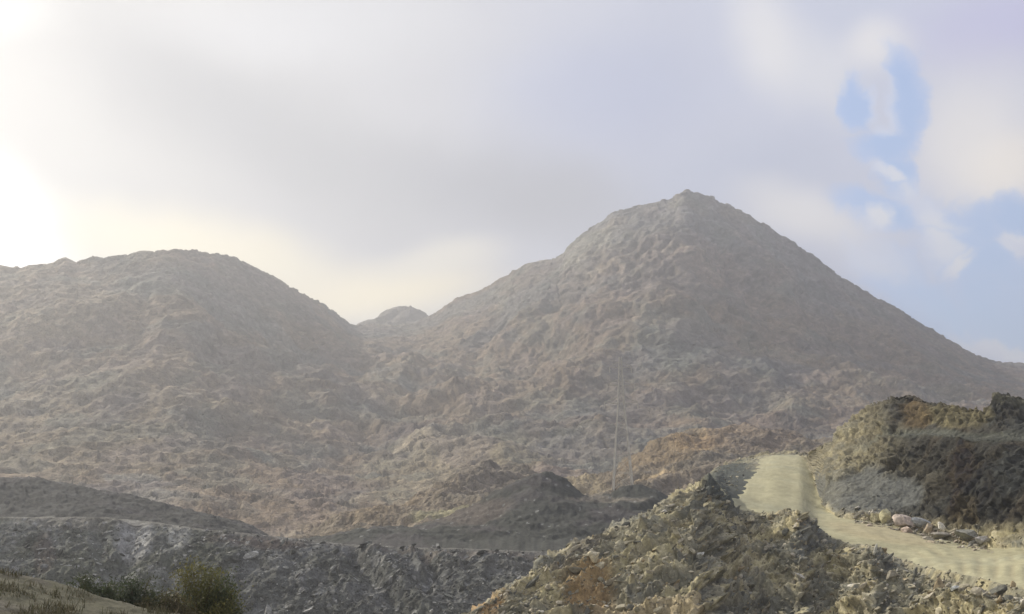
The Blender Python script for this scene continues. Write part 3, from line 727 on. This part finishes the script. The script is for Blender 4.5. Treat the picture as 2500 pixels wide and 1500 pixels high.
# ------------------------------------------------------------------ rocks
def ico():
    t = (1 + 5 ** .5) / 2
    v = [(-1, t, 0), (1, t, 0), (-1, -t, 0), (1, -t, 0), (0, -1, t), (0, 1, t), (0, -1, -t), (0, 1, -t), (t, 0, -1), (t, 0, 1), (-t, 0, -1), (-t, 0, 1)]
    f = [(0, 11, 5), (0, 5, 1), (0, 1, 7), (0, 7, 10), (0, 10, 11), (1, 5, 9), (5, 11, 4), (11, 10, 2), (10, 7, 6), (7, 1, 8), (3, 9, 4), (3, 4, 2), (3, 2, 6), (3, 6, 8), (3, 8, 9), (4, 9, 5), (2, 4, 11), (6, 2, 10), (8, 6, 7), (9, 8, 1)]
    v = [np.array(a) / np.linalg.norm(a) for a in v]
    cache = {}
    def midp(a, b):
        k = (min(a, b), max(a, b))
        if k not in cache:
            m = v[a] + v[b]; v.append(m / np.linalg.norm(m)); cache[k] = len(v) - 1
        return cache[k]
    def sub(f):
        g = []
        for a, b, c in f:
            x, y, z = midp(a, b), midp(b, c), midp(c, a)
            g += [(a, x, z), (b, y, x), (c, z, y), (x, y, z)]
        return g
    f1 = sub(f); n1 = len(v)
    f2 = sub(f1); n2 = len(v)
    f3 = sub(f2)
    return np.array(v), np.array(f1), n1, np.array(f2), n2, np.array(f3)
IV, IF1, IN1, IF2, IN2, IF3 = ico()
rng = np.random.default_rng(7)
def rock_shape(base, rng, cuts=7):
    """a boulder: sphere planed off by random cuts"""
    v = base.copy()
    for _ in range(cuts):
        d = rng.normal(size=3); d /= np.linalg.norm(d); h = rng.uniform(.38, .75)
        s = v @ d; m = s > h
        v[m] -= np.outer(s[m] - h, d)
    return v
def scatter_rocks(name, pts, nrm, sizes, cols, mat, slope_dir=None, flatten=(.35, .8)):
    k = len(pts); protos = [rock_shape(IV[:IN1], rng, 13) for _ in range(30)]
    allV = np.zeros((k, IN1, 3), np.float32)
    for i in range(k):
        v = protos[rng.integers(30)] * (rng.uniform(.9, 2.1), rng.uniform(.7, 1.1), rng.uniform(*flatten)) * sizes[i]
        a, b_, g = rng.normal(0, .8), rng.normal(-.3, .45), rng.normal(-.5, .4)
        Rz = np.array([[math.cos(a), -math.sin(a), 0], [math.sin(a), math.cos(a), 0], [0, 0, 1]])
        Ry = np.array([[math.cos(g), 0, math.sin(g)], [0, 1, 0], [-math.sin(g), 0, math.cos(g)]])
        Rx = np.array([[1, 0, 0], [0, math.cos(b_), -math.sin(b_)], [0, math.sin(b_), math.cos(b_)]])
        allV[i] = v @ (Ry @ Rx @ Rz).T + pts[i] + nrm[i] * sizes[i] * .15
    Fc = (IF1[None] + (np.arange(k) * IN1)[:, None, None]).reshape(-1, 3)
    ob = poly_mesh(name, allV.reshape(-1, 3), Fc, mat, np.repeat(cols, IN1, axis=0))
    return ob
# loose rubble over the spur (uncountable)
sel = (spur_R > 1.0) & (spur_R < 5.6) & (spur_on < .05) & (spur_X > 1080) & (spur_X < 2700)
sel |= (spur_R >= 5.0) & (spur_R < 5.7) & (spur_X > 1975) & (spur_X < 2620)
ii = np.argwhere(sel)
NRM = normals(spur_V)
pk = ii[rng.choice(len(ii), 9000, p=None)]
pts = spur_V[pk[:, 0], pk[:, 1]]; nn = NRM[pk[:, 0], pk[:, 1]]
sz = (.06 + .07 * rng.pareto(2.8, len(pk))).clip(.05, .42)
pal = 1.15 * np.array([(.30, .275, .20), (.22, .205, .15), (.14, .14, .12), (.36, .33, .26), (.27, .22, .14), (.40, .38, .33)])
cc = pal[rng.choice(6, len(pk), p=[.25, .22, .24, .16, .08, .05])] * rng.uniform(.7, 1.3, (len(pk), 1))
ii = np.argwhere((spur_R > 4.82) & (spur_R < 5.35) & (spur_X > 2085) & (spur_X < 2420))
p2 = ii[rng.choice(len(ii), 700)]
pts = np.concatenate([pts, spur_V[p2[:, 0], p2[:, 1]] + (0, 0, .12)]); nn = np.concatenate([nn, NRM[p2[:, 0], p2[:, 1]]])
sz = np.concatenate([sz, (.06 + .07 * rng.pareto(2.4, 700)).clip(.05, .38)])
cc = np.concatenate([cc, np.array([(.40, .37, .29), (.30, .27, .20), (.48, .45, .38), (.24, .23, .20), (.42, .36, .29)])[rng.choice(5, 700)] * rng.uniform(.8, 1.15, (700, 1))])
rk = scatter_rocks('rubble', pts, nn, sz, cc, M_rubble); rk['kind'] = 'stuff'
# loose stones on the grey embankment (uncountable)
EV, EX, EY = emb; EN = normals(EV)
ii = np.argwhere((EY > 1285) & (EY < 1530) & (EV[..., 1] < 139) & (EX > -250) & (EX < 1700))
pk = ii[rng.choice(len(ii), 4200)]
pts = EV[pk[:, 0], pk[:, 1]]; nn = EN[pk[:, 0], pk[:, 1]]
sz = (.10 + .09 * rng.pareto(2.8, len(pk))).clip(.08, .6)
pal2 = np.array([(.20, .20, .19), (.13, .135, .125), (.30, .30, .29), (.085, .088, .08), (.42, .42, .40)])
cc = pal2[rng.choice(5, len(pk), p=[.28, .24, .24, .18, .06])] * rng.uniform(.8, 1.2, (len(pk), 1))
rk = scatter_rocks('loose_stones', pts, nn, sz, cc, M_spoil); rk['kind'] = 'stuff'

# countable boulders
def find(Vg, px, py, mask=None):
    qx, qy = project(Vg)
    d = (qx - px) ** 2 + (qy - py) ** 2
    if mask is not None: d = np.where(mask, d, 1e12)
    m = d < 60
    if m.any():       # nearest to the camera among the hits
        dd = np.where(m, Vg[..., 1], 1e9); k = np.unravel_index(np.argmin(dd), dd.shape)
    else: k = np.unravel_index(np.argmin(d), d.shape)
    return Vg[k]
def boulder(px, py, wpx, hpx, rgb, label, tilt=0, seed=0, Vg=None, group='boulders along the edge of the dirt track'):
    p = find(spur_V if Vg is None else Vg, px, py + hpx * .4)
    s = p[1] / F
    r = np.random.default_rng(seed)
    v = rock_shape(IV[:], r, 11)
    v = v + .05 * np.stack([fbm(v + seed, .5, 3, 300 + i) for i in range(3)], 1)
    v = v / np.abs(v).max(0) * (wpx * .5 * s, wpx * .42 * s, hpx * .5 * s)
    a = math.radians(tilt)
    v = v @ np.array([[math.cos(a), 0, -math.sin(a)], [0, 1, 0], [math.sin(a), 0, math.cos(a)]])
    zoff = hpx * .46 * s
    c = np.ones((len(v), 3)) * (np.array(rgb) * .92 + .06) * (1 + .2 * fbm(v, .25, 3, 310))[:, None]
    o = poly_mesh('boulder', v, IF3, M_rubble, c)
    o.location = (p[0], p[1] - wpx * .2 * s, p[2] + zoff)
    o['label'] = label; o['category'] = 'boulder'; o.scale = (1.05, 1.05, 1.1); o['group'] = group
    return o
boulder(2133, 1263, 28, 26, (.42, .38, .24), 'small ochre boulder, leftmost of the boulders at the foot of the rock face', seed=1)
boulder(2158, 1258, 34, 34, (.52, .48, .28), 'yellowish upright boulder left of the large pinkish boulder', seed=2)
boulder(2203, 1270, 56, 36, (.50, .42, .36), 'large pinkish grey boulder with fractured front in the middle of the row', tilt=-6, seed=3)
boulder(2212, 1290, 36, 20, (.48, .38, .30), 'low pink tan broken block just below the large pinkish boulder', seed=4)
boulder(2238, 1276, 44, 26, (.36, .38, .40), 'bluish grey slab leaning against the right of the pinkish boulder', tilt=12, seed=5)
boulder(2264, 1284, 24, 26, (.44, .36, .25), 'square tan boulder between the bluish slab and the white stone', seed=6)
boulder(2297, 1283, 18, 26, (.78, .76, .68), 'white stone standing on its edge at a tilt', tilt=-38, seed=7)
boulder(2290, 1305, 52, 20, (.25, .23, .19), 'low grey brown rock beneath the white stone', seed=8)
boulder(2352, 1306, 60, 27, (.20, .20, .17), 'dark grey flat topped boulder, the widest at the right', tilt=3, seed=9)
boulder(2389, 1320, 30, 19, (.40, .39, .39), 'pale grey rounded boulder, rightmost of the row', tilt=8, seed=10)
boulder(2265, 1318, 34, 14, (.46, .38, .25), 'low sandy rock on the track in front of the tan boulder', seed=11)
g2 = 'stones standing out on the rubble slope'
boulder(1444, 1364, 30, 28, (.50, .45, .31), 'round pale boulder at the left edge of the rubble slope', seed=12, group=g2)
boulder(1710, 1350, 26, 17, (.42, .42, .38), 'pale grey tilted slab in the middle of the rubble slope', tilt=-35, seed=13, group=g2)
boulder(2131, 1342, 9, 30, (.50, .49, .42), 'thin pale blade of rock on the small dark hump by the track', tilt=28, seed=14, group=g2)
boulder(1838, 1262, 20, 16, (.48, .43, .30), 'pale stone at the lower end of the upper track', seed=15, group=g2)
boulder(2320, 1436, 24, 9, (.48, .50, .48), 'small white slab lying at the bottom right below the track', tilt=-22, seed=16, group=g2)

# ------------------------------------------------------------------ sandy bank at the lower left
ck = [(-900, 1330), (-300, 1370), (0, 1398), (40, 1402), (90, 1412), (140, 1420), (200, 1437), (260, 1456), (330, 1476), (400, 1490), (470, 1510), (700, 1570), (1200, 1700)]
rows = [([(-900, 2300), (1200, 2300)], [(-900, 5), (1200, 5)]),
        ([(-900, 1700), (0, 1700), (1200, 1900)], [(-900, 8.5), (1200, 8.5)]),
        (ck, [(-900, 13), (1200, 13)]),
        ([(x, y + 25) for x, y in ck], [(-900, 14.5), (1200, 14.5)]),
        ([(-900, 1700), (1200, 1850)], [(-900, 19), (1200, 19)]),
        ([(-900, 1700), (1200, 1750)], [(-900, 40), (1200, 40)])]
P, X, Y = surface(rows, -900, 1200, 2.6, [30, 150, 10, 30, 30], 4); nr, nc = X.shape
Pf = P.reshape(-1, 3); n = normals(P).reshape(-1, 3)
V = Pf + n * (fbm(Pf, 1.2, 3, 401) * .05 + fbm(Pf, .25, 3, 403, gain=.6) * .018)[:, None]
w = fbm(Pf, .8, 3, 405)
c = np.ones((len(V), 3)) * (.098, .094, .064)
c = tint(c, smooth01(w, 0, .5) * .5, (.125, .112, .098))
c *= (1 + .18 * fbm(Pf, .12, 3, 407))[:, None]
grid_mesh('sandy_bank', V, nc, nr, c, M_bank)

# dry grass on the bank
bank_V = V.reshape(nr, nc, 3)
ii = np.argwhere((Y > 1380) & (Y < 1540) & (X > -250) & (X < 620) & (bank_V[..., 1] < 13.6) & (bank_V[..., 1] > 9))
gr = np.random.default_rng(61)
cl = gr.random(len(ii)); dens = fbm(bank_V[ii[:, 0], ii[:, 1]], .5, 3, 411)
ii = ii[cl < .25 * smooth01(dens, -.25, .5)]
pk = ii[gr.choice(len(ii), min(14000, len(ii) * 3))]
b0 = bank_V[pk[:, 0], pk[:, 1]] + gr.normal(0, .012, (len(pk), 3)) * (1, 1, 0) - (0, 0, .01)
hgt = gr.uniform(.02, .085, len(pk)); lean = gr.normal(0, .35, (len(pk), 2)); wdt = gr.uniform(.0015, .004, len(pk))
tip = b0 + np.stack([lean[:, 0] * hgt, lean[:, 1] * hgt, hgt], 1)
bx_ = np.stack([wdt, 0 * wdt, 0 * wdt], 1)
Vg = np.stack([b0 - bx_, b0 + bx_, tip + bx_ * .4, tip - bx_ * .4], 1).reshape(-1, 3)
gc = np.array([(.17, .15, .09), (.12, .12, .06), (.09, .085, .055), (.22, .19, .12)])[gr.integers(0, 4, len(pk))]
go = poly_mesh('dry_grass', Vg, np.arange(len(Vg)).reshape(-1, 4), M_bank, np.repeat(gc, 4, axis=0)); go['kind'] = 'stuff'
go['label'] = 'short dry grass on the sandy bank at the lower left'
# ------------------------------------------------------------------ shrubs behind the bank
def leaf_mat(name, a, b):
    m, t, bs = new_mat(name)
    g = t.nodes.new('ShaderNodeAttribute'); g.attribute_name = 'tint'
    t.links.new(g.outputs['Color'], bs.inputs['Base Color'])
    bs.inputs['Roughness'].default_value = .7
    tr_ = t.nodes.new('ShaderNodeBsdfTranslucent'); t.links.new(g.outputs['Color'], tr_.inputs[0])
    mx_ = t.nodes.new('ShaderNodeMixShader'); mx_.inputs[0].default_value = .3
    o_ = t.nodes['Material Output']
    t.links.new(bs.outputs[0], mx_.inputs[1]); t.links.new(tr_.outputs[0], mx_.inputs[2]); t.links.new(mx_.outputs[0], o_.inputs[0])
    return m
M_leaf = leaf_mat('shrub_leaves', None, None)
M_stem = plain_mat('shrub_wood', (.10, .075, .05), .9)
def shrub(px, top, base, wpx, D, colors, label, seed, nl=5200):
    top -= 12; nl = int(nl * 1.5)
    r = np.random.default_rng(seed)
    root = bpy.data.objects.new('shrub', None); COL.objects.link(root)
    b = world(np.array(px, float), np.array(base, float), D); t = world(np.array(px, float), np.array(top, float), D)
    root.location = b
    H = t[2] - b[2]; Wd = 1.2 * wpx / F * D
    root['label'] = label; root['category'] = 'shrub'; root['group'] = 'shrubs behind the sandy bank'
    # stems
    SV, SF = [], []
    tips = []
    for i in range(26):
        a = r.uniform(0, 6.28); sp = r.uniform(.1, 1) ** .7
        tip = np.array([math.cos(a) * sp * Wd * .5, math.sin(a) * sp * Wd * .35, H * (1 - .45 * sp ** 2) * r.uniform(.7, 1.0)])
        prev = np.array([math.cos(a) * .03, math.sin(a) * .03, -.15]); k = 7; path = []
        for j in range(k + 1):
            s_ = j / k
            q = tip * (s_ ** .9); q[:2] = tip[:2] * s_ ** 1.5
            q = q + r.normal(0, .012, 3) * s_; path.append(q)
        tips.append(path)
        for j, q in enumerate(path):
            rad = .012 * (1 - j / k) + .003
            for m_ in range(4): SV.append(q + rad * np.array([math.cos(m_ * 1.57), math.sin(m_ * 1.57), 0]))
        o = i * (k + 1) * 4
        for j in range(k):
            for m_ in range(4):
                SF.append((o + j * 4 + m_, o + j * 4 + (m_ + 1) % 4, o + (j + 1) * 4 + (m_ + 1) % 4, o + (j + 1) * 4 + m_))
    st_ = poly_mesh('stem', SV, SF, M_stem, parent=root)
    # leaves in clusters along the stems
    pts = []; bi = []
    for _ in range(nl):
        i = r.integers(26); s_ = r.uniform(.12, 1) ** .6
        q = np.array(tips[i]); f_ = s_ * 7; j = min(int(f_), 6); q = q[j] * (1 - f_ + j) + q[j + 1] * (f_ - j)
        pts.append(q + r.normal(0, 1, 3) * (.05 * Wd, .05 * Wd, .055 * H) * 1.2); bi.append(i)
    pts = np.array(pts); L_ = r.uniform(.014, .034, nl)
    d = r.normal(size=(nl, 3)) + (0, 0, .8); d /= np.linalg.norm(d, axis=1)[:, None]
    s2 = np.cross(d, r.normal(size=(nl, 3))); s2 /= np.linalg.norm(s2, axis=1)[:, None]
    q = np.stack([pts - d * L_[:, None], pts + s2 * L_[:, None] * .3, pts + d * L_[:, None], pts - s2 * L_[:, None] * .3], 1).reshape(-1, 3)
    cols = np.array(colors)
    br = np.random.default_rng(seed + 1).integers(0, len(cols), 26)
    cc = cols[br[np.array(bi)]] * r.uniform(.7, 1.35, (nl, 1))
    poly_mesh('foliage', q, np.arange(nl * 4).reshape(-1, 4), M_leaf, np.repeat(cc, 4, axis=0), parent=root)
    return root
G1 = [(.070, .085, .042), (.085, .092, .045), (.060, .075, .042)]
G2 = [(.150, .138, .040), (.120, .120, .042), (.075, .092, .045)]
shrub(215, 1406, 1530, 150, 17.0, G1, 'low dark green shrub, leftmost of the shrubs behind the bank', 51, 4200)
shrub(325, 1408, 1570, 150, 17.5, G1, 'dull green shrub between the low dark shrub and the olive one', 52, 5000)
shrub(405, 1432, 1590, 130, 17.2, [(.09, .075, .035), (.075, .07, .03)], 'low brownish olive shrub at the foot of the tallest shrub', 53, 4200)
shrub(485, 1382, 1600, 190, 18.0, G2, 'tallest shrub, yellowish olive green, rightmost behind the bank', 54, 9000)
shrub(535, 1430, 1600, 100, 18.6, G1, 'dark green bush half hidden at the right of the yellowish shrub', 55, 4200)

# ------------------------------------------------------------------ lattice pylon
M_steel = plain_mat('galvanised_steel', (.46, .44, .39), .7, .0)
def bars(name, segs, r, parent):
    SV, SF = [], []
    for p, q in segs:
        p = np.array(p, float); q = np.array(q, float); d = q - p; d /= np.linalg.norm(d)
        a = np.cross(d, (0, 0, 1)) if abs(d[2]) < .9 else np.cross(d, (1, 0, 0)); a /= np.linalg.norm(a); b = np.cross(d, a)
        o = len(SV)
        for e_ in (p, q):
            for s_, t_ in ((1, 1), (-1, 1), (-1, -1), (1, -1)): SV.append(e_ + r * (a * s_ + b * t_))
        SF += [(o + i, o + (i + 1) % 4, o + 4 + (i + 1) % 4, o + 4 + i) for i in range(4)] + [(o, o + 3, o + 2, o + 1), (o + 4, o + 5, o + 6, o + 7)]
    return poly_mesh(name, SV, SF, M_steel, parent=parent)
pb = find(foot_V, 1526, 1208)
pylon = bpy.data.objects.new('power_pylon', None); COL.objects.link(pylon); pylon.location = pb
pylon['label'] = 'tall pale steel lattice pylon in front of the mountain'; pylon['category'] = 'pylon'
top_z = world(np.array(1526.), np.array(872.), pb[1])[2] - pb[2]
Hh = float(top_z)
def hw(z): return (1.8 * (1 - z / (Hh * .62)) + .6 * (z / (Hh * .62))) if z < Hh * .62 else (.6 - .42 * (z - Hh * .62) / (Hh * .38))
sg = [(1, 1), (-1, 1), (-1, -1), (1, -1)]
for sx, sy in sg:
    zz = [-1.0, Hh * .31, Hh * .62, Hh]
    bars('leg', [((sx * hw(max(a, 0)), sy * hw(max(a, 0)), a), (sx * hw(b_), sy * hw(b_), b_)) for a, b_ in zip(zz[:-1], zz[1:])], .085, pylon)
segs = []; z = 1.0
while z < Hh - 1.2:
    z2 = min(Hh - .3, z + max(1.3, hw(z) * 1.7))
    for i in range(4):
        (ax, ay), (bx_, by) = sg[i], sg[(i + 1) % 4]
        segs.append(((ax * hw(z), ay * hw(z), z), (bx_ * hw(z2), by * hw(z2), z2)))
        segs.append(((bx_ * hw(z), by * hw(z), z), (ax * hw(z2), ay * hw(z2), z2)))
        segs.append(((ax * hw(z2), ay * hw(z2), z2), (bx_ * hw(z2), by * hw(z2), z2)))
    z = z2
bars('bracing', segs, .028, pylon)
for zf, wd in ((.66, 2.9), (.79, 2.4), (.92, 1.9)):
    z = Hh * zf; s_ = []
    for sd_ in (-1, 1):
        for sy in (-1, 1):
            s_ += [((sd_ * hw(z), sy * hw(z), z), (sd_ * wd, 0, z + .2)), ((sd_ * hw(z + 1.1), sy * hw(z + 1.1), z + 1.1), (sd_ * wd, 0, z + .25))]
    arm = bars('cross_arm', s_, .04, pylon)
    for sd_ in (-1, 1):
        SVi = [((sd_ * wd, 0, z + .15 - k * .22), (sd_ * wd, 0, z - .02 - k * .22)) for k in range(5)]
        bars('insulator', SVi, .08, arm)

# ------------------------------------------------------------------ haze
def haze_box():
    x0, x1, y0, y1, z0, z1 = -2600, 2600, -260, 2300, -12.0, 330.0
    V = [(x, y, z) for z in (z0, z1) for x, y in ((x0, y0), (x1, y0), (x1, y1), (x0, y1))]
    Fc = [(0, 3, 2, 1), (4, 5, 6, 7), (0, 1, 5, 4), (1, 2, 6, 5), (2, 3, 7, 6), (3, 0, 4, 7)]
    m = bpy.data.materials.new('haze_air'); m.use_nodes = True; t = m.node_tree; t.nodes.clear()
    v = t.nodes.new('ShaderNodeVolumePrincipled'); o = t.nodes.new('ShaderNodeOutputMaterial')
    v.inputs['Color'].default_value = (.90, .93, .99, 1); v.inputs['Density'].default_value = HAZE_DENSITY; v.inputs['Anisotropy'].default_value = .54
    t.links.new(v.outputs[0], o.inputs['Volume'])
    ob = poly_mesh('haze', V, Fc, m); ob['kind'] = 'stuff'
haze_box()
